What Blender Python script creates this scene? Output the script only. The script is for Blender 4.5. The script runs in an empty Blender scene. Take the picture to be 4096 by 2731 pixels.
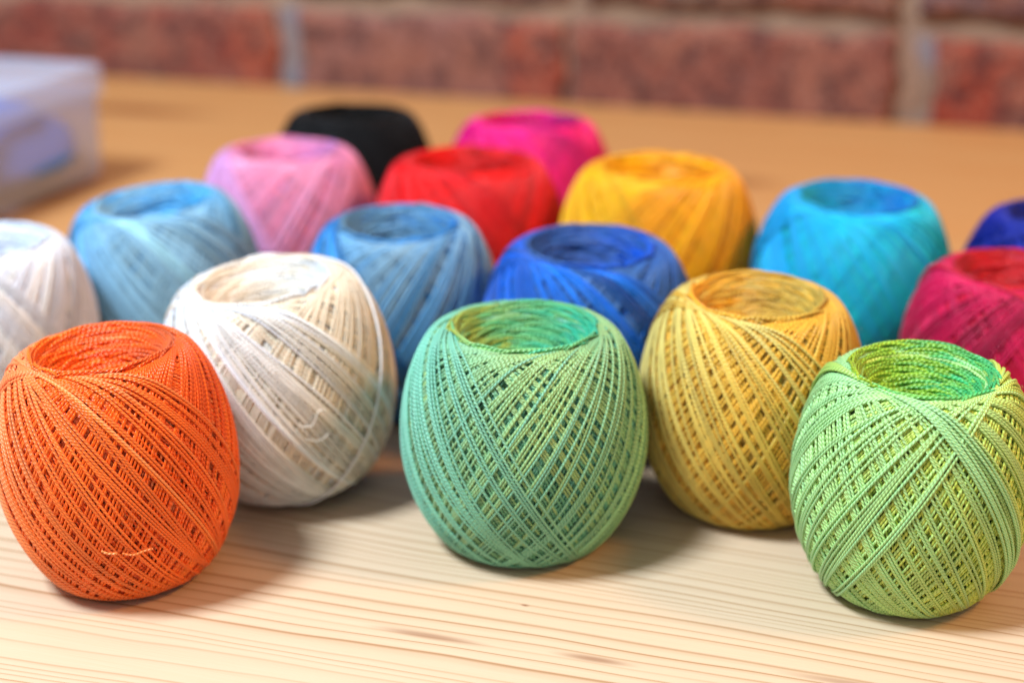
import bpy, math
import numpy as np
from mathutils import Vector, Matrix

S = bpy.context.scene
COL = S.collection
R_ = math.radians

# ------------------------------------------------------------------ camera
cam_d = bpy.data.cameras.new('camera')
cam = bpy.data.objects.new('camera', cam_d)
COL.objects.link(cam)
cam.location = (0, 0, 0.206)
cam.rotation_euler = (R_(70), 0, 0)
cam_d.sensor_width = 36
cam_d.lens = 53.16
cam_d.clip_start = 0.01
cam_d.clip_end = 50
cam_d.dof.use_dof = True
cam_d.dof.focus_distance = 0.385
cam_d.dof.aperture_fstop = 53.16 / 9.0
S.camera = cam

# ------------------------------------------------------------------ light
world = bpy.data.worlds.new('World')
S.world = world
world.use_nodes = True
bg = world.node_tree.nodes['Background']
bg.inputs[0].default_value = (0.97, 0.98, 1.0, 1)
bg.inputs[1].default_value = 0.41


def area(name, loc, target, size, size_y, power, color):
    d = bpy.data.lights.new(name, 'AREA')
    d.shape = 'RECTANGLE'
    d.size = size
    d.size_y = size_y
    d.energy = power
    d.color = color
    o = bpy.data.objects.new(name, d)
    COL.objects.link(o)
    o.location = loc
    v = Vector(target) - Vector(loc)
    o.rotation_euler = v.to_track_quat('-Z', 'Y').to_euler()
    return o


area('window_light', (-0.72, 0.05, 1.45), (0.0, 0.45, 0), 0.34, 0.34, 44.0, (0.80, 0.91, 1.0))
area('room_lamp', (1.05, 0.20, 1.10), (0.0, 0.48, 0), 0.24, 0.24, 11.0, (1.0, 0.42, 0.08))

S.view_settings.view_transform = 'Standard'
S.view_settings.look = 'None'
S.view_settings.exposure = 0.15
S.view_settings.gamma = 1.0
S.view_settings.use_curve_mapping = False
S.cycles.use_denoising = True
S.cycles.max_bounces = 6
S.cycles.transparent_max_bounces = 12
S.cycles.caustics_reflective = False
S.cycles.caustics_refractive = False


# ------------------------------------------------------------------ helpers
def lin(rgb):
    out = []
    for c in rgb:
        c = c / 255.0
        out.append(c / 12.92 if c <= 0.04045 else ((c + 0.055) / 1.055) ** 2.4)
    return out


def tag(o, label=None, cat=None, group=None, kind=None):
    if label: o['label'] = label
    if cat: o['category'] = cat
    if group: o['group'] = group
    if kind: o['kind'] = kind
    return o


class NT:
    """small wrapper to write node graphs compactly"""
    def __init__(self, name):
        self.m = bpy.data.materials.new(name)
        self.m.use_nodes = True
        self.t = self.m.node_tree
        self.b = self.t.nodes['Principled BSDF']
        self.out = self.t.nodes['Material Output']

    def n(self, kind, **props):
        nd = self.t.nodes.new(kind)
        for k, v in props.items():
            setattr(nd, k, v)
        return nd

    def put(self, sock, v):
        if hasattr(v, 'links') or isinstance(v, bpy.types.NodeSocket):
            self.t.links.new(v, sock)
        else:
            sock.default_value = v

    def math(self, op, a, b=0.0, c=0.0):
        nd = self.n('ShaderNodeMath', operation=op)
        for s, v in zip(nd.inputs, (a, b, c)):
            self.put(s, v)
        return nd.outputs[0]

    def noise(self, vec, scale=5.0, detail=2.0, rough=0.5, color=False):
        nd = self.n('ShaderNodeTexNoise')
        self.put(nd.inputs['Vector'], vec)
        nd.inputs['Scale'].default_value = scale
        nd.inputs['Detail'].default_value = detail
        nd.inputs['Roughness'].default_value = rough
        return nd.outputs[1 if color else 0]

    def mapping(self, vec, scale=(1, 1, 1), loc=(0, 0, 0), rot=(0, 0, 0)):
        nd = self.n('ShaderNodeMapping')
        self.put(nd.inputs[0], vec)
        nd.inputs['Location'].default_value = loc
        nd.inputs['Rotation'].default_value = rot
        nd.inputs['Scale'].default_value = scale
        return nd.outputs[0]

    def ramp(self, fac, stops, interp='LINEAR'):
        nd = self.n('ShaderNodeValToRGB')
        self.put(nd.inputs[0], fac)
        cr = nd.color_ramp
        cr.interpolation = interp
        while len(cr.elements) < len(stops):
            cr.elements.new(0.5)
        for e, (p, c) in zip(cr.elements, stops):
            e.position = p
            e.color = (*c, 1) if len(c) == 3 else c
        return nd.outputs[0]

    def mix(self, fac, a, b, blend='MIX'):
        nd = self.n('ShaderNodeMix', data_type='RGBA', blend_type=blend)
        self.put(nd.inputs[0], fac)
        self.put(nd.inputs[6], a)
        self.put(nd.inputs[7], b)
        return nd.outputs[2]

    def bump(self, h, strength, dist):
        nd = self.n('ShaderNodeBump')
        self.put(nd.inputs['Height'], h)
        nd.inputs['Strength'].default_value = strength
        nd.inputs['Distance'].default_value = dist
        return nd.outputs[0]


def mesh_obj(name, verts, quads, mats, parent=None, dye=None, uv=None, smooth=True, mat_idx=None):
    me = bpy.data.meshes.new(name)
    nv, nf = len(verts), len(quads)
    me.vertices.add(nv)
    me.vertices.foreach_set('co', np.asarray(verts, np.float32).ravel())
    me.loops.add(nf * 4)
    me.loops.foreach_set('vertex_index', np.asarray(quads, np.int32).ravel())
    me.polygons.add(nf)
    me.polygons.foreach_set('loop_start', np.arange(0, nf * 4, 4, dtype=np.int32))
    me.polygons.foreach_set('loop_total', np.full(nf, 4, np.int32))
    if mat_idx is not None:
        me.polygons.foreach_set('material_index', np.asarray(mat_idx, np.int32))
    me.polygons.foreach_set('use_smooth', np.full(nf, smooth))
    me.update(calc_edges=True)
    if dye is not None:
        a = me.color_attributes.new('dye', 'FLOAT_COLOR', 'POINT')
        c = np.ones((nv, 4), np.float32)
        c[:, :3] = dye
        a.data.foreach_set('color', c.ravel())
    if uv is not None:
        l = me.uv_layers.new(name='UVMap')
        l.data.foreach_set('uv', np.asarray(uv, np.float32).ravel())
    for m in (mats if isinstance(mats, (list, tuple)) else [mats]):
        me.materials.append(m)
    o = bpy.data.objects.new(name, me)
    COL.objects.link(o)
    if parent is not None:
        o.parent = parent
    return o


class Geo:
    """collects tubes and revolved sheets, with a dye colour per vertex, into one mesh"""
    def __init__(self):
        self.v, self.q, self.c, self.uv, self.n = [], [], [], [], 0

    def add(self, v, q, c, uv):
        self.v.append(v); self.q.append(q + self.n); self.c.append(c); self.uv.append(uv)
        self.n += len(v)

    def tubes(self, P, col, rad, sides, closed, nrm=None, uoff=None, taper=False):
        """P (L,N,3) centre lines, col (L,N,3), rad float or (L,), nrm (L,N,3) reference normals"""
        L, N, _ = P.shape
        if closed:
            T = np.roll(P, -1, 1) - np.roll(P, 1, 1)
        else:
            T = np.gradient(P, axis=1)
        T /= np.linalg.norm(T, axis=-1, keepdims=True) + 1e-12
        B = np.cross(T, nrm); B /= np.linalg.norm(B, axis=-1, keepdims=True) + 1e-12
        Nn = np.cross(B, T)
        ang = np.arange(sides) / sides * 2 * np.pi
        rad = np.broadcast_to(np.asarray(rad, float).reshape(-1, 1, 1, 1) if np.ndim(rad) else np.full((1, 1, 1, 1), rad), (L, N, 1, 1))
        if taper:
            w = np.clip(np.minimum(np.arange(N), np.arange(N)[::-1]) / 1.5, 0.15, 1).reshape(1, N, 1, 1)
            rad = rad * w
        V = P[:, :, None, :] + rad * (np.cos(ang)[None, None, :, None] * Nn[:, :, None, :] +
                                      np.sin(ang)[None, None, :, None] * B[:, :, None, :])
        C = np.repeat(col[:, :, None, :], sides, 2)
        M = N if closed else N - 1
        l = np.arange(L)[:, None, None]; i = np.arange(M)[None, :, None]; k = np.arange(sides)[None, None, :]
        idx = lambda a, b: l * N * sides + (a % N) * sides + (b % sides)
        Q = np.stack([idx(i, k), idx(i + 1, k), idx(i + 1, k + 1), idx(i, k + 1)], -1).reshape(-1, 4)
        seg = np.linalg.norm(np.diff(np.concatenate([P, P[:, :1]], 1), axis=1), axis=-1)
        U = np.concatenate([np.zeros((L, 1)), np.cumsum(seg, 1)], 1) / (2 * float(np.mean(rad)) if not taper else 2 * float(np.max(rad)))
        if uoff is not None: U = U + uoff[:, None]
        u0 = U[:, :M][:, :, None] + 0 * k; u1 = U[:, 1:M + 1][:, :, None] + 0 * k
        v0 = (k / sides) + 0 * u0; v1 = ((k + 1) / sides) + 0 * u0
        UV = np.stack([np.stack([u0, v0], -1), np.stack([u1, v0], -1), np.stack([u1, v1], -1), np.stack([u0, v1], -1)], 3).reshape(-1, 2)
        self.add(V.reshape(-1, 3), Q, C.reshape(-1, 3), UV)

    def revolve(self, prof, colf, seg=64):
        prof = np.asarray(prof)
        K = len(prof)
        a = np.arange(seg) / seg * 2 * np.pi
        V = np.stack([prof[:, 0:1] * np.cos(a), prof[:, 0:1] * np.sin(a), prof[:, 1:2] + 0 * a], -1)
        C = colf(np.broadcast_to(a, (K, seg)))
        i = np.arange(K - 1)[:, None]; k = np.arange(seg)[None]
        idx = lambda p, q: p * seg + q % seg
        Q = np.stack([idx(i, k), idx(i, k + 1), idx(i + 1, k + 1), idx(i + 1, k)], -1).reshape(-1, 4)
        UV = np.zeros((len(Q) * 4, 2))
        self.add(V.reshape(-1, 3), Q, C.reshape(-1, 3), UV)

    def build(self, name, mat, parent=None):
        return mesh_obj(name, np.concatenate(self.v), np.concatenate(self.q), mat, parent,
                        dye=np.concatenate(self.c), uv=np.concatenate(self.uv))


# ------------------------------------------------------------------ materials
def thread_material(name, rough=0.38, sheen=0.06, spec=0.42):
    g = NT(name)
    at = g.n('ShaderNodeAttribute', attribute_name='dye')
    uv = g.n('ShaderNodeUVMap').outputs[0]
    sp = g.n('ShaderNodeSeparateXYZ'); g.put(sp.inputs[0], uv)
    ph = g.math('ADD', g.math('MULTIPLY', sp.outputs[0], 0.62), g.math('MULTIPLY', sp.outputs[1], 3.0))
    ply = g.math('ABSOLUTE', g.math('SINE', g.math('MULTIPLY', ph, math.pi)))
    geo = g.n('ShaderNodeNewGeometry')
    fib = g.noise(g.mapping(uv, (1.6, 9, 1)), 1.0, 2)
    big = g.noise(geo.outputs['Position'], 160.0, 2)
    # the dye takes unevenly: slightly paler and deeper lengths of thread
    val = g.math('ADD', 0.86, g.math('MULTIPLY', big, 0.28))
    hs = g.n('ShaderNodeHueSaturation')
    g.put(hs.inputs['Value'], val)
    g.put(hs.inputs['Color'], at.outputs['Color'])
    g.put(g.b.inputs['Base Color'], hs.outputs[0])
    g.b.inputs['Roughness'].default_value = rough
    g.b.inputs['Specular IOR Level'].default_value = spec
    g.b.inputs['Sheen Weight'].default_value = sheen
    g.b.inputs['Sheen Roughness'].default_value = 0.4
    h = g.math('ADD', ply, g.math('MULTIPLY', fib, 0.25))
    g.put(g.b.inputs['Normal'], g.bump(h, 0.85, 0.00026))
    return g.m


THREAD = thread_material('mercerised_cotton')
THREAD_DARK = thread_material('black_cotton', 0.6, 0.05, 0.15)


# ------------------------------------------------------------------ a wound ball
SHOULDER = 0.84      # lower = fuller shoulders


LIP = (20, 0.16)      # how far the lip rounds over (degrees, share of the radius)


def belly(cz_):
    """the lower half narrows a little more than the upper half"""
    return 1 - 0.12 * np.clip(-cz_, 0, 1) ** 2


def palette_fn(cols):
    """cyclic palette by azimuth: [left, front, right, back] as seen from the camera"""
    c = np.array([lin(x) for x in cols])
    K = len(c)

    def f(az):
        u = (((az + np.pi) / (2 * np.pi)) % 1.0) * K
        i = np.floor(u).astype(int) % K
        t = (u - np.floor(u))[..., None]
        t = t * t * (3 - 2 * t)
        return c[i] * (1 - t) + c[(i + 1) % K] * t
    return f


def wound_ball(label, x, y, R, cz, outer, inner, end=-180, seed=1, td=0.00080, fine=2, steep=38, hole=0.56,
               gap=1.0, group_n=(2, 5), drift=0.22, strays=(), lean=(0, 2.5), direction=1, funnel=0.33, mat=None):
    rng = np.random.default_rng(seed)
    c = cz * R
    root = bpy.data.objects.new('thread_ball', None)
    root.empty_display_size = 0.02
    COL.objects.link(root)
    mat = mat or THREAD
    PW = SHOULDER
    al0 = math.asin(hole ** (1 / PW))          # where the profile reaches the hollow
    th0 = R_(steep)                            # how close to the axis each turn passes
    dphi = td / (R * math.cos(th0) * 1.0) * 1.06
    half_turns = {2: 7, 1: 5, 0: 4}[fine]
    npts = {2: 112, 1: 84, 0: 60}[fine]
    sides = {2: 7, 1: 6, 0: 5}[fine]
    total = half_turns * math.pi
    # wind backwards from the end: groups of touching threads with gaps between
    phis, ths, offs, gids, gid = [], [], [], [], 0
    a = 0.0
    while a < total:
        n = rng.integers(group_n[0], group_n[1])
        dth = min(abs(rng.normal(0, R_(3.2))), R_(7.0)) - R_(1.2)
        wob = rng.normal(0, dphi * 0.5)
        for k in range(n):
            phis.append(end * math.pi / 180 - direction * (a + wob) + rng.normal(0, dphi * 0.10))
            gids.append(gid)
            ths.append(th0 + dth + rng.normal(0, R_(0.7)) + R_(0.7) * math.sin(a * 2.3 + seed))
            offs.append(-a / math.pi * td * 0.62 + rng.normal(0, td * 0.10))
            a += dphi * (1.0 + 0.05 * rng.normal())
        a += dphi * gap * (1.25 if a < math.pi * 1.05 else 0.32) * rng.uniform(0.3, 1.8)
        gid += 1
    for (az, n, dt, *_c) in strays:
        for k in range(n):
            phis.append(R_(az) + k * dphi * 1.02); ths.append(th0 + R_(dt)); offs.append(td * 0.75); gids.append(gid + 1)
    phis = np.array(phis)[:, None]; ths = np.maximum(np.array(ths), th0 - R_(0.3))[:, None]; offs = np.array(offs)[:, None]
    L = len(phis)
    t = (np.arange(npts) / npts * 2 * np.pi)[None, :] + rng.uniform(0, 1, (L, 1))
    # small wander of each thread
    w = 0.006 * np.sin(t * 2 + rng.uniform(0, 6, (L, 1))) * rng.normal(0, 1, (L, 1)) + \
        0.003 * np.sin(t * 5 + rng.uniform(0, 6, (L, 1))) * rng.normal(0, 1, (L, 1))
    ph = phis + w
    ax, ay, az_ = np.sin(ths) * np.cos(ph), np.sin(ths) * np.sin(ph), np.cos(ths)
    d = np.stack([np.cos(t) * ax - np.sin(t) * np.sin(ph), np.cos(t) * ay + np.sin(t) * np.cos(ph), np.cos(t) * az_ + 0 * ph], -1)
    d /= np.linalg.norm(d, axis=-1, keepdims=True)
    pol = np.arccos(np.clip(np.abs(d[..., 2]), 0, 1))
    al = al0 + (pol - th0) * (math.pi / 2 - al0) / (math.pi / 2 - th0)
    azm = np.arctan2(d[..., 1], d[..., 0])
    up_s = np.where(d[..., 2] < 0, -1.0, 1.0)
    d = np.stack([np.sin(al) * np.cos(azm), np.sin(al) * np.sin(azm), np.cos(al) * up_s], -1)
    nr = d / np.array([R, R, c]); nr /= np.linalg.norm(nr, axis=-1, keepdims=True)
    Rin = R - td * 0.6
    sc = np.array([Rin, Rin, c - td * 0.6])
    P = d * sc
    P[..., :2] *= (np.maximum(np.sin(al), 0.05) ** (PW - 1) * belly(d[..., 2]))[..., None]
    P += nr * offs[..., None]
    # the turns roll over a rounded lip into the hollow
    uu = np.clip(1 - (al - al0) / R_(LIP[0]), 0, 1.3)
    P[..., 2] -= up_s * uu ** 2 * R * LIP[1]
    azim = np.arctan2(d[..., 1], d[..., 0])
    lay = np.floor(-offs / (td * 0.62))
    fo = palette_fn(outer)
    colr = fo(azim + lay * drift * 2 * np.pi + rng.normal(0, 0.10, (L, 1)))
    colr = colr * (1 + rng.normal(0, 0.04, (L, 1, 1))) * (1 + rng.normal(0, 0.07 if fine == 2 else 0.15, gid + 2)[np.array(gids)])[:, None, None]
    k = L
    for st in reversed(strays):
        k -= st[1]
        if len(st) > 3:
            colr[k:k + st[1]] = lin(st[3])
    g = Geo()
    g.tubes(P, np.clip(colr, 0, 1), td * 0.47, sides, True, nr, uoff=rng.uniform(0, 9, L))
    if fine == 2:
        # lint: short stray fibres standing off the threads
        nf = 900
        li, pi_ = rng.integers(0, L, nf), rng.integers(0, npts, nf)
        keep = offs[li, 0] > -2 * td
        li, pi_ = li[keep], pi_[keep]; nf = len(li)
        p0, n0 = P[li, pi_], nr[li, pi_]
        tg = np.cross(n0, rng.normal(0, 1, (nf, 3))); tg /= np.linalg.norm(tg, axis=1, keepdims=True)
        ln = rng.uniform(0.0008, 0.0026, (nf, 1)); up_ = rng.uniform(0.2, 0.9, (nf, 1))
        w_ = np.linspace(0, 1, 6)
        F_ = np.stack([p0 + n0 * td * 0.4 + tg * ln * a_ + n0 * ln * up_ * math.sin(a_ * 2.4) for a_ in w_], 1)
        g.tubes(F_, np.repeat(np.clip(colr[li, pi_] * 1.1, 0, 1)[:, None], 6, 1), 0.000026, 3, False, np.repeat(n0[:, None], 6, 1) + 1e-3, taper=True)
    # body under the threads
    depth = half_turns * td * 0.62
    thk = math.asin(min(0.98, (R * hole * 1.10 / (R - depth)) ** (1 / PW)))
    thc = np.linspace(thk, np.pi - thk, 60)
    uc = np.clip(1.1 - (np.minimum(thc, np.pi - thc) - al0) / R_(LIP[0]), 0, 1.3)
    prof = np.stack([(R - depth) * np.sin(thc) ** PW * belly(np.cos(thc)), (c - depth * 0.9) * np.cos(thc) - np.sign(np.cos(thc)) * uc ** 2 * R * (LIP[1] + 0.02)], -1)
    g.revolve(prof, lambda q: fo(q))
    wind = g.build('winding', mat, root)
    # hollow: slanting turns lining a funnel, over a funnel wall
    g = Geo()
    fi = palette_fn(inner)
    nA = {2: 620, 1: 420, 0: 240}[fine]
    nP = {2: 18, 1: 16, 0: 14}[fine]
    zt = (c - td) * math.cos(al0) - R * (LIP[1] - 0.005)
    rl = R * hole * 0.97
    q = rng.uniform(-0.12, 1.0, (nA, 1))
    a0 = rng.uniform(0, 2 * np.pi, (nA, 1))
    span = rng.uniform(0.28, 0.75, (nA, 1))
    s = np.linspace(-1, 1, nP)[None, :]
    az2 = a0 + s * span
    slant = rng.choice([-1, 1], (nA, 1)) * rng.uniform(0.02, 0.09, (nA, 1))
    dq = q + 0.05 * s * s + slant * s
    rr = rl - (rl - R * funnel) * dq + rng.uniform(-0.8, 0.1, (nA, 1)) * td + 2.0 * td * np.abs(s) ** 3
    zz = zt - dq * c * 0.30 - td * 0.3 - 1.0 * td * np.abs(s) ** 3
    Pi = np.stack([rr * np.cos(az2), rr * np.sin(az2), zz], -1)
    nri = np.stack([-np.cos(az2), -np.sin(az2), 0.5 + 0 * az2], -1)
    ci = fi(az2 + rng.normal(0, 0.5, (nA, 1))) * (1 + rng.normal(0, 0.10, (nA, 1, 1)))
    g.tubes(Pi, np.clip(ci, 0, 1), td * 0.55, sides, False, nri, uoff=rng.uniform(0, 9, nA), taper=True)
    k = np.linspace(0, 1.3, 14)
    prof = np.stack([rl * 1.0 - (rl - R * funnel) * k + td * 1.0, zt - td * 3.0 - k * c * 0.30], -1)
    prof = np.concatenate([prof, [[0.0005, prof[-1, 1] - 0.0005]]])
    g.revolve(prof, lambda q: fi(q))
    g.build('hollow', mat, root)
    M = Matrix.Rotation(R_(lean[0]), 4, 'Y') @ Matrix.Rotation(R_(lean[1]), 4, 'X')
    # drop the (possibly leaning) ball until its lowest thread touches the table
    allp = P.reshape(-1, 3) @ np.array(M.to_3x3()).T
    root.matrix_world = Matrix.Translation((x, y, -float(allp[:, 2].min()) + td * 0.5)) @ M
    tag(root, label, 'yarn ball', 'balls of crochet thread on the wooden table')
    root['surface'] = 0
    del root['surface']
    return root, (R, c, td, fo)


def loose_end(root, info, pts, col, rad=0.5, lift=0.7):
    """a short thread tail lying on the ball; pts = [(azimuth deg, polar deg, lift in thread widths), ...]"""
    R, c, td, _ = info
    p = np.array(pts, float)
    K = 40
    u = np.linspace(0, len(p) - 1, K)
    i = np.clip(np.floor(u).astype(int), 0, len(p) - 2); f = u - i
    P0, P1, P2, P3 = p[np.clip(i - 1, 0, len(p) - 1)], p[i], p[i + 1], p[np.clip(i + 2, 0, len(p) - 1)]
    f = f[:, None]
    q = 0.5 * (2 * P1 + (P2 - P0) * f + (2 * P0 - 5 * P1 + 4 * P2 - P3) * f ** 2 + (3 * P1 - P0 - 3 * P2 + P3) * f ** 3)
    A, T, Lf = np.radians(q[:, 0]), np.radians(q[:, 1]), q[:, 2]
    d = np.stack([np.sin(T) * np.cos(A), np.sin(T) * np.sin(A), np.cos(T)], -1)
    n = d / np.array([R, R, c]); n /= np.linalg.norm(n, axis=-1, keepdims=True)
    P = d * np.array([R, R, c])
    P[:, :2] *= (np.linalg.norm(d[:, :2], axis=1) ** (SHOULDER - 1) * belly(d[:, 2]))[:, None]
    P += n * (Lf * td)[:, None]
    g = Geo()
    cc = np.broadcast_to(np.array(lin(col)), (1, K, 3))
    g.tubes(P[None], cc, td * rad, 7, False, n[None], taper=True)
    return g.build('loose_end', THREAD, root)


# ------------------------------------------------------------------ table
def wood_material():
    g = NT('pine_board')
    tc = g.n('ShaderNodeTexCoord').outputs['Object']
    sp = g.n('ShaderNodeSeparateXYZ'); g.put(sp.inputs[0], tc)
    X, Y = sp.outputs[0], sp.outputs[1]
    n_slow = g.noise(g.mapping(tc, (2.6, 5.0, 1)), 1.0, 1)
    n_mid = g.noise(g.mapping(tc, (11.0, 40.0, 1), (3, 1, 0)), 1.0, 2)
    n_fine = g.noise(g.mapping(tc, (22.0, 900.0, 1)), 1.0, 3)
    # growth rings cut lengthwise: long lines, closer together in some years than in others
    r = g.math('ADD', g.math('SUBTRACT', Y, PITH_Y), g.math('MULTIPLY', g.math('SUBTRACT', n_slow, 0.5), 0.040))
    r = g.math('ADD', r, g.math('MULTIPLY', X, 0.02))
    r = g.math('ADD', r, g.math('MULTIPLY', g.math('SUBTRACT', n_mid, 0.5), 0.0045))
    cmb = g.n('ShaderNodeCombineXYZ'); g.put(cmb.inputs[0], g.math('MULTIPLY', r, 26.0))
    wob = g.noise(cmb.outputs[0], 1.0, 2)
    ring = g.math('ADD', g.math('MULTIPLY', r, 1 / 0.0040), g.math('MULTIPLY', wob, 15.0))
    fr = g.math('FRACT', ring)
    late = g.ramp(fr, [(0.0, (0.35,) * 3), (0.05, (0, 0, 0)), (0.50, (0.05,) * 3), (0.80, (0.28,) * 3), (0.93, (1, 1, 1)), (1.0, (0.6,) * 3)])
    # how strongly each ring shows
    cmb2 = g.n('ShaderNodeCombineXYZ'); g.put(cmb2.inputs[0], g.math('FLOOR', ring))
    wn = g.n('ShaderNodeTexWhiteNoise', noise_dimensions='1D'); g.put(wn.inputs['W'], g.math('FLOOR', ring))
    late = g.math('MULTIPLY', late, g.math('ADD', 0.35, g.math('MULTIPLY', wn.outputs[0], 0.65)))
    early_c = lin((204, 182, 156)); late_c = lin((148, 106, 66))
    base = g.mix(g.math('MULTIPLY', late, 0.95), (*early_c, 1), (*late_c, 1))
    # honey tone towards the back: heartwood, with the warmer, dimmer far light painted in
    heart_falloff = g.n('ShaderNodeMapRange', interpolation_type='SMOOTHSTEP')
    g.put(heart_falloff.inputs[0], g.math('ADD', Y, g.math('MULTIPLY', n_slow, 0.12)))
    heart_falloff.inputs[1].default_value = HEART_FALLOFF[0]; heart_falloff.inputs[2].default_value = HEART_FALLOFF[1]
    honey = g.mix(1.0, g.mix(g.math('MULTIPLY', n_mid, 0.55), base, (*lin((190, 138, 88)), 1)), (*lin((240, 206, 158)), 1), 'MULTIPLY')
    base = g.mix(heart_falloff.outputs[0], base, honey)
    base = g.mix(g.math('MULTIPLY', g.math('SUBTRACT', 1.0, n_fine), 0.22), base, (*lin((186, 146, 100)), 1))
    pores = g.noise(g.mapping(tc, (60.0, 2600.0, 1)), 1.0, 2)
    # knots and resin streaks
    for (kx, ky, sx, sy, s) in KNOTS:
        mp = g.mapping(tc, (1 / sx, 1 / sy, 0), (-kx / sx, -ky / sy, 0))
        ln = g.n('ShaderNodeVectorMath', operation='LENGTH'); g.put(ln.inputs[0], mp)
        m = g.n('ShaderNodeMapRange', interpolation_type='SMOOTHSTEP')
        g.put(m.inputs[0], g.math('ADD', ln.outputs['Value'], g.math('MULTIPLY', n_mid, 0.5)))
        m.inputs[1].default_value = 1.3; m.inputs[2].default_value = 0.4
        m.inputs[3].default_value = 0; m.inputs[4].default_value = s
        base = g.mix(m.outputs[0], base, (*lin((120, 66, 30)), 1))
    g.put(g.b.inputs['Base Color'], base)
    g.put(g.b.inputs['Roughness'], g.math('ADD', 0.42, g.math('MULTIPLY', n_fine, 0.2)))
    g.b.inputs['Specular IOR Level'].default_value = 0.35
    h = g.math('ADD', g.math('MULTIPLY', late, 0.4), g.math('MULTIPLY', pores, 0.6))
    g.put(g.b.inputs['Normal'], g.bump(h, 0.35, 0.0003))
    return g.m


ANG = -math.atan2(0.198, 0.640)           # the wall and the grain run this way
WALL_P = Vector((-0.1666, 1.1182, 0))      # a point on the foot of the wall
ux = Vector((math.cos(ANG), math.sin(ANG), 0)); uy = Vector((-math.sin(ANG), math.cos(ANG), 0))


def loc(p):                                # world ground point -> grain coordinates from the wall point
    v = Vector((p[0], p[1], 0)) - WALL_P
    return v.dot(ux), v.dot(uy)


PITH_Y = loc((0.02, 0.345))[1]
HEART_FALLOFF = (loc((0.0, 0.46))[1], loc((0.0, 0.75))[1])  # start and end of the heartwood tone and painted light falloff
k1 = loc((-0.262, 1.03)); k2 = loc((0.12, 0.83)); k3 = loc((0.0035, 0.3585)); k4 = loc((-0.022, 0.343)); k5 = loc((0.021, 0.3315)); k6 = loc((0.085, 0.320))
KNOTS = [(k1[0], k1[1], 0.08, 0.022, 0.8), (k2[0], k2[1], 0.045, 0.016, 0.7), (k3[0], k3[1], 0.0016, 0.0007, 0.9),
         (k4[0], k4[1], 0.020, 0.0022, 0.55), (k5[0], k5[1], 0.013, 0.0020, 0.6), (k6[0], k6[1], 0.024, 0.0018, 0.45)]


def bevel_box(name, lo, hi, mat, bev, parent=None, seg=3):
    import bmesh
    bm = bmesh.new()
    bmesh.ops.create_cube(bm, size=1)
    for v in bm.verts:
        v.co = Vector([lo[i] if v.co[i] < 0 else hi[i] for i in range(3)])
    if bev:
        bmesh.ops.bevel(bm, geom=list(bm.edges), offset=bev, segments=seg, affect='EDGES', profile=0.5)
    me = bpy.data.meshes.new(name)
    bm.to_mesh(me); bm.free()
    me.materials.append(mat)
    for p in me.polygons: p.use_smooth = False
    o = bpy.data.objects.new(name, me)
    COL.objects.link(o)
    if parent: o.parent = parent
    return o


table = bevel_box('table', (-1.3, -1.02, -0.03), (1.3, -0.001, 0.0), wood_material(), 0.002)
table.location = WALL_P
table.rotation_euler = (0, 0, ANG)
tag(table, 'pale pine table top with long brown grain lines under the thread balls', 'table')


# ------------------------------------------------------------------ brick wall
def wall_materials():
    g = NT('old_brick')
    at = g.n('ShaderNodeAttribute', attribute_name='dye')
    tc = g.n('ShaderNodeTexCoord').outputs['Object']
    n1 = g.noise(tc, 22.0, 4, 0.6)
    n2 = g.noise(tc, 190.0, 4, 0.65)
    n3 = g.noise(g.mapping(tc, (1, 1, 1), (4, 7, 2)), 62.0, 4)
    c = g.mix(g.ramp(n1, [(0.42, (0, 0, 0)), (0.62, (1, 1, 1))]), at.outputs[0], (*lin((142, 88, 72)), 1))
    c = g.mix(g.math('MULTIPLY', g.ramp(n3, [(0.48, (0, 0, 0)), (0.6, (1, 1, 1))]), 0.75), c, (*lin((70, 36, 38)), 1))
    c = g.mix(g.math('MULTIPLY', g.ramp(n2, [(0.52, (0, 0, 0)), (0.7, (1, 1, 1))]), 0.55), c, (*lin((176, 136, 120)), 1))
    c = g.mix(g.math('MULTIPLY', g.ramp(n2, [(0.3, (1, 1, 1)), (0.46, (0, 0, 0))]), 0.5), c, (*lin((62, 42, 48)), 1))
    g.put(g.b.inputs['Base Color'], c)
    g.b.inputs['Roughness'].default_value = 0.9
    g.put(g.b.inputs['Normal'], g.bump(g.math('ADD', n2, n1), 0.8, 0.004))
    m = NT('mortar')
    tc = m.n('ShaderNodeTexCoord').outputs['Object']
    at = m.n('ShaderNodeAttribute', attribute_name='dye')
    n2 = m.noise(tc, 150.0, 4, 0.65)
    n1 = m.noise(tc, 26.0, 2)
    c = m.mix(m.ramp(n1, [(0.4, (0, 0, 0)), (0.6, (1, 1, 1))]), at.outputs[0], (*lin((150, 116, 90)), 1))
    c = m.mix(m.math('MULTIPLY', n2, 0.6), c, (*lin((120, 112, 112)), 1))
    m.put(m.b.inputs['Base Color'], c)
    m.b.inputs['Roughness'].default_value = 0.95
    m.put(m.b.inputs['Normal'], m.bump(n2, 0.8, 0.003))
    return g.m, m.m


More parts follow.
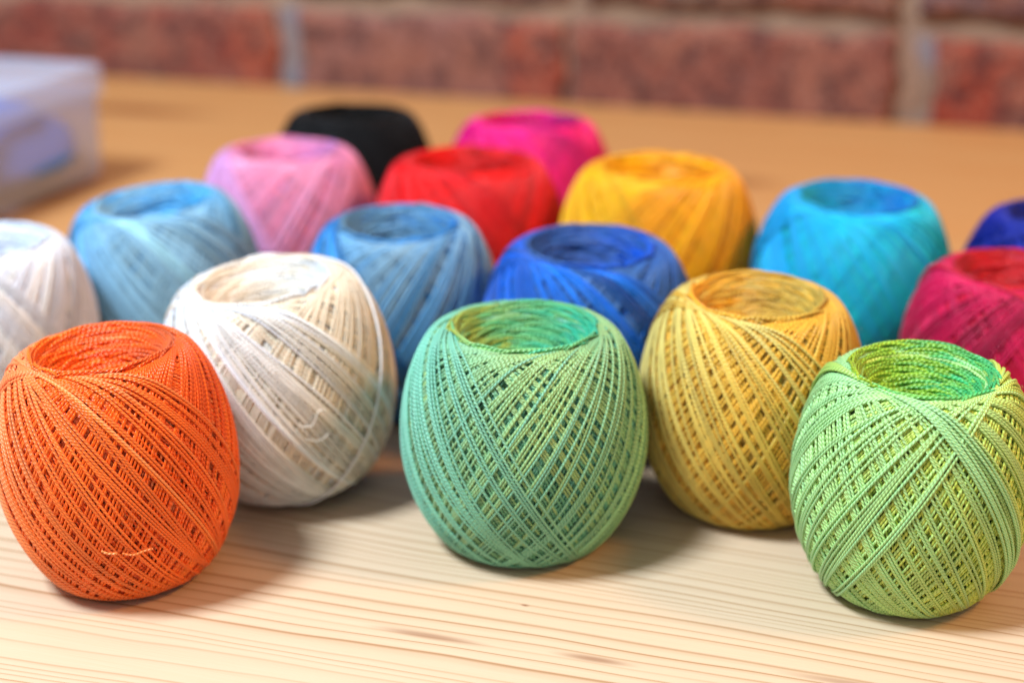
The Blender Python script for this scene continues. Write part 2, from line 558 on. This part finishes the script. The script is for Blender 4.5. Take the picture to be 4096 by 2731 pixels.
def brick_wall():
    """local x runs along the wall, local -y faces the table; one mesh, bricks and mortar"""
    rng = np.random.default_rng(5)
    V, Q, C, MI = [], [], [], []
    n = 0

    def block(x0, x1, z0, z1, yf, yb, col, mi, nx, nz, rough, rnd):
        nonlocal n
        xs = np.linspace(x0, x1, nx); zs = np.linspace(z0, z1, nz)
        Xg, Zg = np.meshgrid(xs, zs)
        ex = np.minimum(Xg - x0, x1 - Xg); ez = np.minimum(Zg - z0, z1 - Zg)
        e = np.minimum(ex, ez)
        Yg = yf + rnd * np.clip(1 - e / (rnd + 1e-9), 0, 1) ** 2 * 0.9 + rng.normal(0, rough, Xg.shape)
        edge = e < 1e-7
        Xg = Xg + np.where(edge, 0, rng.normal(0, rough * 0.8, Xg.shape))
        s1, s2, s3 = rng.uniform(0, 6, 3)
        if mi == 0:
            Xg = Xg + 0.0016 * np.sin(Zg * 130 + s1) + 0.0008 * np.sin(Zg * 330 + s2)
            Zg = Zg + 0.0016 * np.sin(Xg * 48 + s2) + 0.0011 * np.sin(Xg * 131 + s3)
        # ring of the back edge
        front = np.stack([Xg, Yg, Zg], -1).reshape(-1, 3)
        V.append(front)
        j, i = np.meshgrid(np.arange(nz - 1), np.arange(nx - 1), indexing='ij')
        a = j * nx + i
        Q.append(np.stack([a, a + 1, a + nx + 1, a + nx], -1).reshape(-1, 4) + n)
        per = list(range(nx)) + [k * nx + nx - 1 for k in range(1, nz)] + [(nz - 1) * nx + k for k in range(nx - 2, -1, -1)] + [k * nx for k in range(nz - 2, 0, -1)]
        back = front[per].copy(); back[:, 1] = yb
        V.append(back)
        m = len(per); base = n + len(front)
        Q.append(np.array([[n + per[k], base + k, base + (k + 1) % m, n + per[(k + 1) % m]] for k in range(m)]))
        tot = len(front) + m
        cc = np.empty((tot, 3)); cc[:] = col(np.concatenate([front, back])) if callable(col) else lin(col)
        C.append(cc)
        MI.append(np.full((nz - 1) * (nx - 1) + m, mi))
        n += tot

    # joints of the lowest course, from the photograph, as distances along the wall
    j0 = -0.010; pitch = 0.222
    mauve, pinky, red, orange_red = (120, 60, 48), (132, 80, 66), (140, 48, 30), (138, 48, 26)
    bot = {}
    edges0 = [(-1.2 + 0.0, 0)]
    course_h, mort = 0.0, 0.013
    # course 0
    xs = [(-0.905, -0.700), (-0.685, -0.50), (-0.487, -0.282), (-0.268, -0.008), (0.011, 0.212), (0.216, 0.437), (0.462, 0.670), (0.685, 0.895), (0.91, 1.12)]
    cols = [mauve, pinky, mauve, (126, 54, 42), (132, 86, 78), (126, 70, 58), orange_red, mauve, red]

    def two_tone(a, b, x_split, x_end):
        la, lb = np.array(lin(a)), np.array(lin(b))

        def f(p):
            t = np.clip((p[:, 0] - x_split) / 0.012, 0, 1) * np.clip((x_end - p[:, 0]) / 0.004, 0, 1)
            return la * (1 - t[:, None]) + lb * t[:, None]
        return f
    for (a, b), c in zip(xs, cols):
        if abs(a - 0.011) < 1e-6:
            c = two_tone(c, (150, 58, 34), 0.165, 0.30)
        if abs(a + 0.268) < 1e-6:
            c = two_tone(c, (158, 70, 44), -0.045, 0.10)
        block(a, b, -0.02, 0.056, 0.0, 0.02, c, 0, 44, 16, 0.0007, 0.004)
    # upper courses
    greys = [(96, 90, 96), (120, 96, 84), (84, 84, 98), (128, 100, 80)]
    for r in range(1, 7):
        z0 = 0.056 + mort + (r - 1) * (0.066 + mort)
        off = -1.0 + (0.11 if r % 2 else 0.0)
        k = 0
        x = off
        while x < 1.15:
            w = 0.212 + rng.normal(0, 0.004)
            if r == 1:
                c = greys[k % 4] if x > -0.1 else (150, 100, 92)
            else:
                c = [mauve, pinky, red, orange_red, greys[0]][int(rng.integers(0, 5))]
            block(x, x + w, z0, z0 + 0.066, rng.normal(0.001, 0.001), 0.02, c, 0, 36, 14, 0.0007, 0.004)
            x += w + 0.014
            k += 1

    def mcol(p):
        a = np.array(lin((164, 134, 106))); b = np.array(lin((118, 130, 156)))
        u = p[:, 0]
        t = np.exp(-((u - 0.0035) / 0.009) ** 2) + np.exp(-((u - 0.4535) / 0.0085) ** 2) * 1.2
        t = np.clip(t * (p[:, 2] < 0.06), 0, 1)[:, None]
        return a * (1 - t) + b * t
    block(-1.22, 1.25, -0.02, 0.58, 0.0075, 0.03, mcol, 1, 420, 90, 0.0008, 0.001)
    o = mesh_obj('brick_wall', np.concatenate(V), np.concatenate(Q), list(wall_materials()), None,
                 dye=np.concatenate(C), mat_idx=np.concatenate(MI), smooth=True)
    o.location = WALL_P
    o.rotation_euler = (0, 0, ANG)
    tag(o, 'old red and mauve brick wall with rough beige mortar behind the table', 'wall')
    return o


brick_wall()


# ------------------------------------------------------------------ plastic box with its contents
def plastic(name, trans, tint):
    g = NT(name)
    tr = g.n('ShaderNodeBsdfTransparent')
    tr.inputs[0].default_value = (*tint, 1)
    g.b.inputs['Base Color'].default_value = (0.60, 0.67, 0.82, 1)
    g.b.inputs['Roughness'].default_value = 0.35
    mx = g.n('ShaderNodeMixShader')
    mx.inputs[0].default_value = trans
    g.t.links.new(g.b.outputs[0], mx.inputs[1])
    g.t.links.new(tr.outputs[0], mx.inputs[2])
    g.t.links.new(mx.outputs[0], g.out.inputs[0])
    return g.m


def shell(name, x0, x1, y0, y1, z0, z1, t, r, mat, parent, open_top=True, flare=0.0):
    """rounded rectangular tray with thin walls"""
    K = 8

    def ring(inset, z, fl=0.0):
        pts = []
        a0, b0, a1, b1 = x0 + inset - fl, y0 + inset - fl, x1 - inset + fl, y1 - inset + fl
        rr = max(r - inset, 0.001)
        for cx, cy, s in ((a1 - rr, b1 - rr, 0), (a0 + rr, b1 - rr, 1), (a0 + rr, b0 + rr, 2), (a1 - rr, b0 + rr, 3)):
            for k in range(K + 1):
                a = (s + k / K) * math.pi / 2
                pts.append((cx + rr * math.cos(a), cy + rr * math.sin(a), z))
        return pts
    if open_top:
        rings = [ring(r * 0.8, z0), ring(r * 0.25, z0 + 0.0006), ring(0, z0 + r * 0.4), ring(0, z1, flare), ring(t, z1, flare), ring(t, z0 + r * 0.4), ring(r * 0.3 + t, z0 + t)]
    else:
        rings = [ring(t, z0), ring(0, z0), ring(0, z1 - 0.003), ring(0.001, z1 - 0.0008), ring(0.004, z1), ring(0.010, z1), ring(0.012, z1 - 0.0015)]
    V = np.array(rings).reshape(-1, 3); m = len(rings[0]); Q = []
    for a in range(len(rings) - 1):
        for k in range(m):
            Q.append([a * m + k, a * m + (k + 1) % m, (a + 1) * m + (k + 1) % m, (a + 1) * m + k])
    V = list(map(tuple, V))
    # caps as fans of quads
    for base, flip in ((0, True), ((len(rings) - 1) * m, False)):
        c = len(V)
        V.append(tuple(np.mean(np.array(V[base:base + m]), 0)))
        for k in range(0, m, 2):
            q = [base + k, base + (k + 1) % m, base + (k + 2) % m, c]
            Q.append(q[::-1] if flip else q)
    return mesh_obj(name, np.array(V), np.array(Q), mat, parent, smooth=False)


BX = Vector((-0.225, 0.842, 0))
ba = math.atan2(-0.95, -0.30)      # towards the camera, along the long side
box = bpy.data.objects.new('storage_box', None)
COL.objects.link(box)
box.location = BX
box.rotation_euler = (0, 0, ba)
tag(box, 'milky see-through plastic storage box with a lid, cut off by the left edge', 'storage box')
# local x runs from the far right corner towards the camera, local y to the right/outside
shell('body', 0.002, 0.245, -0.178, -0.002, 0.0, 0.0525, 0.0015, 0.014, plastic('milky_plastic', 0.68, (0.96, 0.97, 1.0)), box, True, 0.001)
shell('lid', -0.002, 0.249, -0.182, 0.002, 0.049, 0.0645, 0.0015, 0.016, plastic('milky_lid', 0.66, (0.95, 0.96, 1.0)), box, False)


def bundle(name, label, cat, local, size, col, seed, rot=0.0):
    """a soft folded heap of cloth"""
    g = Geo()
    nu, nv = 72, 40
    u = np.arange(nu) / nu * 2 * np.pi
    v = np.linspace(0.02, np.pi - 0.02, nv)
    U, Vv = np.meshgrid(u, v)
    f = 1 + 0.05 * np.sin(5 * Vv + 1.5 * np.sin(2 * U + seed)) + 0.04 * np.sin(3 * U + 4 * Vv + seed) + 0.025 * np.sin(9 * Vv + 3 * U)
    sg = lambda a, p: np.sign(a) * np.abs(a) ** p
    P = np.stack([size[0] * sg(np.sin(Vv), .6) * sg(np.cos(U), .6) * f, size[1] * sg(np.sin(Vv), .6) * sg(np.sin(U), .6) * f,
                  size[2] * (sg(np.cos(Vv), .7) * (0.94 + 0.06 * f))], -1).reshape(-1, 3)
    P[:, 2] -= P[:, 2].min()
    Q = [[a * nu + k, a * nu + (k + 1) % nu, (a + 1) * nu + (k + 1) % nu, (a + 1) * nu + k] for a in range(nv - 1) for k in range(nu)]
    m = NT(name + '_cotton')
    tc = m.n('ShaderNodeTexCoord').outputs['Object']
    c = m.mix(m.noise(tc, 60.0, 3), (*lin(col), 1), (*[min(1, x * 1.5) for x in lin(col)], 1))
    m.put(m.b.inputs['Base Color'], c)
    m.b.inputs['Roughness'].default_value = 0.85
    m.put(m.b.inputs['Normal'], m.bump(m.noise(tc, 700.0, 2), 0.5, 0.0006))
    o = mesh_obj(name, P, np.array(Q)[:, ::-1], m.m)
    mw = Matrix.Translation(BX) @ Matrix.Rotation(ba, 4, 'Z') @ Matrix.Translation((local[0], local[1], 0.0022)) @ Matrix.Rotation(rot, 4, 'Z')
    o.matrix_world = mw
    tag(o, label, cat)
    return o


bundle('folded_cloth', 'folded blue cloth inside the plastic box', 'cloth', (0.062, -0.084, 0), (0.049, 0.078, 0.0240), (60, 120, 200), 1)
bundle('rolled_cloth', 'small coral red roll at the near end of the plastic box', 'cloth', (0.128, -0.034, 0), (0.024, 0.026, 0.0180), (225, 70, 70), 4)

# ------------------------------------------------------------------ the thread balls
B = wound_ball
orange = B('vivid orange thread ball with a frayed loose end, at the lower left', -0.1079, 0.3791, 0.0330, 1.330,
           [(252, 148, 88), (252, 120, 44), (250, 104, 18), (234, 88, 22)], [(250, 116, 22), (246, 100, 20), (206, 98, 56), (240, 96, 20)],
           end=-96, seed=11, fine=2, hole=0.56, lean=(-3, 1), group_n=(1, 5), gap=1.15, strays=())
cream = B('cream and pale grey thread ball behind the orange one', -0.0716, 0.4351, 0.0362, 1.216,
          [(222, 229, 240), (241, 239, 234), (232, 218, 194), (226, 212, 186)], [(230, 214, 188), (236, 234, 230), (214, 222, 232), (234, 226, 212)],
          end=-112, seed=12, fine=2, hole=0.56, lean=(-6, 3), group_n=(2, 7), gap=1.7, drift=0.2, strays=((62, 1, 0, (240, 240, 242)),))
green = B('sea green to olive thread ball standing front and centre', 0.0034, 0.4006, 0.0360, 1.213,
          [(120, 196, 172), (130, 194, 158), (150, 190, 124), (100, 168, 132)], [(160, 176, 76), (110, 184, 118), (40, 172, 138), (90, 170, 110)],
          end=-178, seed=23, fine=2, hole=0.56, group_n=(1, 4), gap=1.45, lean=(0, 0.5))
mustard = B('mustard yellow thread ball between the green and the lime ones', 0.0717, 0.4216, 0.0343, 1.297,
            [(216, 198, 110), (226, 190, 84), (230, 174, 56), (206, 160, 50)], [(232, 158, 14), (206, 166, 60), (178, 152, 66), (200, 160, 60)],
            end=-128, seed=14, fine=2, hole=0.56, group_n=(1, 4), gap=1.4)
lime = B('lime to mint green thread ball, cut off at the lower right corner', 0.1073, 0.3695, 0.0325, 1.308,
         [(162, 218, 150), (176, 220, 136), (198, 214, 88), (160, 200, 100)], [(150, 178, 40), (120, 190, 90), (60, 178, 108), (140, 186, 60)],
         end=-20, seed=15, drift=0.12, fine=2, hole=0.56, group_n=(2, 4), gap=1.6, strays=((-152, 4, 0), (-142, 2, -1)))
B('plain white thread ball cut off by the left edge', -0.1730, 0.4850, 0.0322, 1.348,
  [(240, 245, 255), (240, 245, 255), (238, 243, 255), (236, 240, 252)], [(206, 222, 240), (214, 226, 242), (212, 222, 236), (210, 222, 240)],
  end=-120, seed=16, fine=1, hole=0.56, group_n=(2, 6), gap=0.8)
B('light sky blue thread ball between the white and pink ones', -0.1276, 0.5330, 0.0362, 1.217,
  [(60, 160, 226), (156, 210, 240), (150, 192, 212), (90, 160, 205)], [(140, 186, 206), (140, 196, 230), (50, 165, 228), (90, 170, 220)],
  end=-90, seed=17, fine=1, hole=0.56, lean=(-5, 3), group_n=(3, 7), gap=0.8)
B('mid blue and grey thread ball behind the cream one', -0.0388, 0.5035, 0.0351, 1.258,
  [(10, 122, 200), (90, 164, 218), (124, 164, 190), (40, 122, 190)], [(96, 140, 168), (50, 136, 204), (30, 124, 200), (90, 140, 172)],
  end=-180, seed=18, fine=1, hole=0.56, group_n=(3, 7), gap=0.9)
B('cobalt blue thread ball right behind the green one', 0.0256, 0.4735, 0.0365, 1.227,
  [(4, 92, 208), (0, 116, 226), (54, 104, 168), (20, 84, 170)], [(40, 90, 156), (0, 92, 206), (6, 86, 206), (40, 84, 150)],
  end=-110, seed=19, fine=1, hole=0.56, group_n=(3, 7), gap=0.9)
B('pastel pink and lilac thread ball in front of the black one', -0.0928, 0.6089, 0.0374, 1.220,
  [(206, 150, 216), (236, 168, 210), (242, 144, 182), (220, 140, 196)], [(240, 146, 180), (226, 150, 200), (186, 130, 206), (236, 140, 186)],
  end=-178, seed=20, fine=0, hole=0.56, lean=(0, -1), group_n=(2, 6), gap=1.1)
B('black thread ball at the back left of the group', -0.0724, 0.6803, 0.0378, 1.220,
  [(6, 7, 10), (9, 11, 16), (7, 8, 11), (6, 7, 10)], [(5, 6, 8)] * 4,
  end=-110, seed=21, fine=0, hole=0.56, lean=(0, -2), mat=THREAD_DARK)
B('magenta pink thread ball at the very back', 0.0077, 0.6577, 0.0382, 1.220,
  [(236, 0, 136), (250, 0, 138), (252, 0, 104), (220, 0, 110)], [(230, 0, 90), (216, 0, 130), (150, 0, 110), (226, 0, 130)],
  end=-100, seed=22, fine=0, hole=0.56, lean=(0, -2))
B('bright red thread ball in the middle of the group', -0.0170, 0.5765, 0.0393, 1.216,
  [(224, 0, 24), (244, 2, 4), (232, 0, 4), (206, 0, 10)], [(226, 4, 6), (214, 2, 6), (180, 2, 6), (220, 4, 6)],
  end=-130, seed=33, fine=0, hole=0.56, lean=(0, -1), group_n=(2, 6), gap=1.1)
B('golden yellow thread ball behind the cobalt blue one', 0.0561, 0.5605, 0.0392, 1.238,
  [(250, 186, 0), (255, 188, 0), (248, 162, 0), (240, 165, 0)], [(255, 190, 4), (252, 178, 0), (236, 154, 0), (250, 175, 0)],
  end=-178, seed=24, fine=0, hole=0.56, lean=(0, -1), group_n=(2, 6), gap=1.1)
B('turquoise thread ball behind the mustard one', 0.1251, 0.5340, 0.0368, 1.227,
  [(0, 158, 222), (0, 188, 230), (28, 216, 212), (0, 150, 190)], [(0, 168, 180), (0, 140, 206), (0, 112, 200), (0, 150, 200)],
  end=-96, seed=25, fine=1, hole=0.56, group_n=(3, 8), gap=0.8)
B('dark royal blue thread ball at the right edge, behind the crimson one', 0.1976, 0.5264, 0.0344, 1.220,
  [(0, 30, 150), (0, 36, 160), (10, 20, 130), (0, 30, 140)], [(0, 30, 140)] * 4,
  end=-100, seed=26, fine=0)
B('crimson thread ball cut off by the right edge, behind the lime one', 0.1615, 0.4652, 0.0339, 1.220,
  [(190, 4, 76), (212, 2, 82), (222, 2, 66), (204, 2, 56)], [(160, 2, 34), (206, 4, 22), (180, 4, 26), (196, 4, 22)],
  end=-30, seed=27, fine=1, hole=0.56, group_n=(3, 7), gap=1.1, strays=((-150, 4, 0),))

loose_end(*orange, [(-78, 106, 0.6), (-73, 107, 1.0), (-68, 106, 1.3), (-64, 106, 1.2)], (248, 132, 58), 0.38)
loose_end(*orange, [(-87, 104, 0.5), (-84, 105, 0.9), (-80, 105.5, 0.8)], (244, 150, 80), 0.4)
loose_end(*cream, [(-74, 90, 0.6), (-68, 91, 1.1), (-64, 86, 1.4), (-60, 87, 1.2)], (232, 226, 214), 0.3)
loose_end(*cream, [(-72, 96, 0.6), (-66, 98, 1.1), (-61, 96, 1.2)], (232, 226, 214), 0.3)
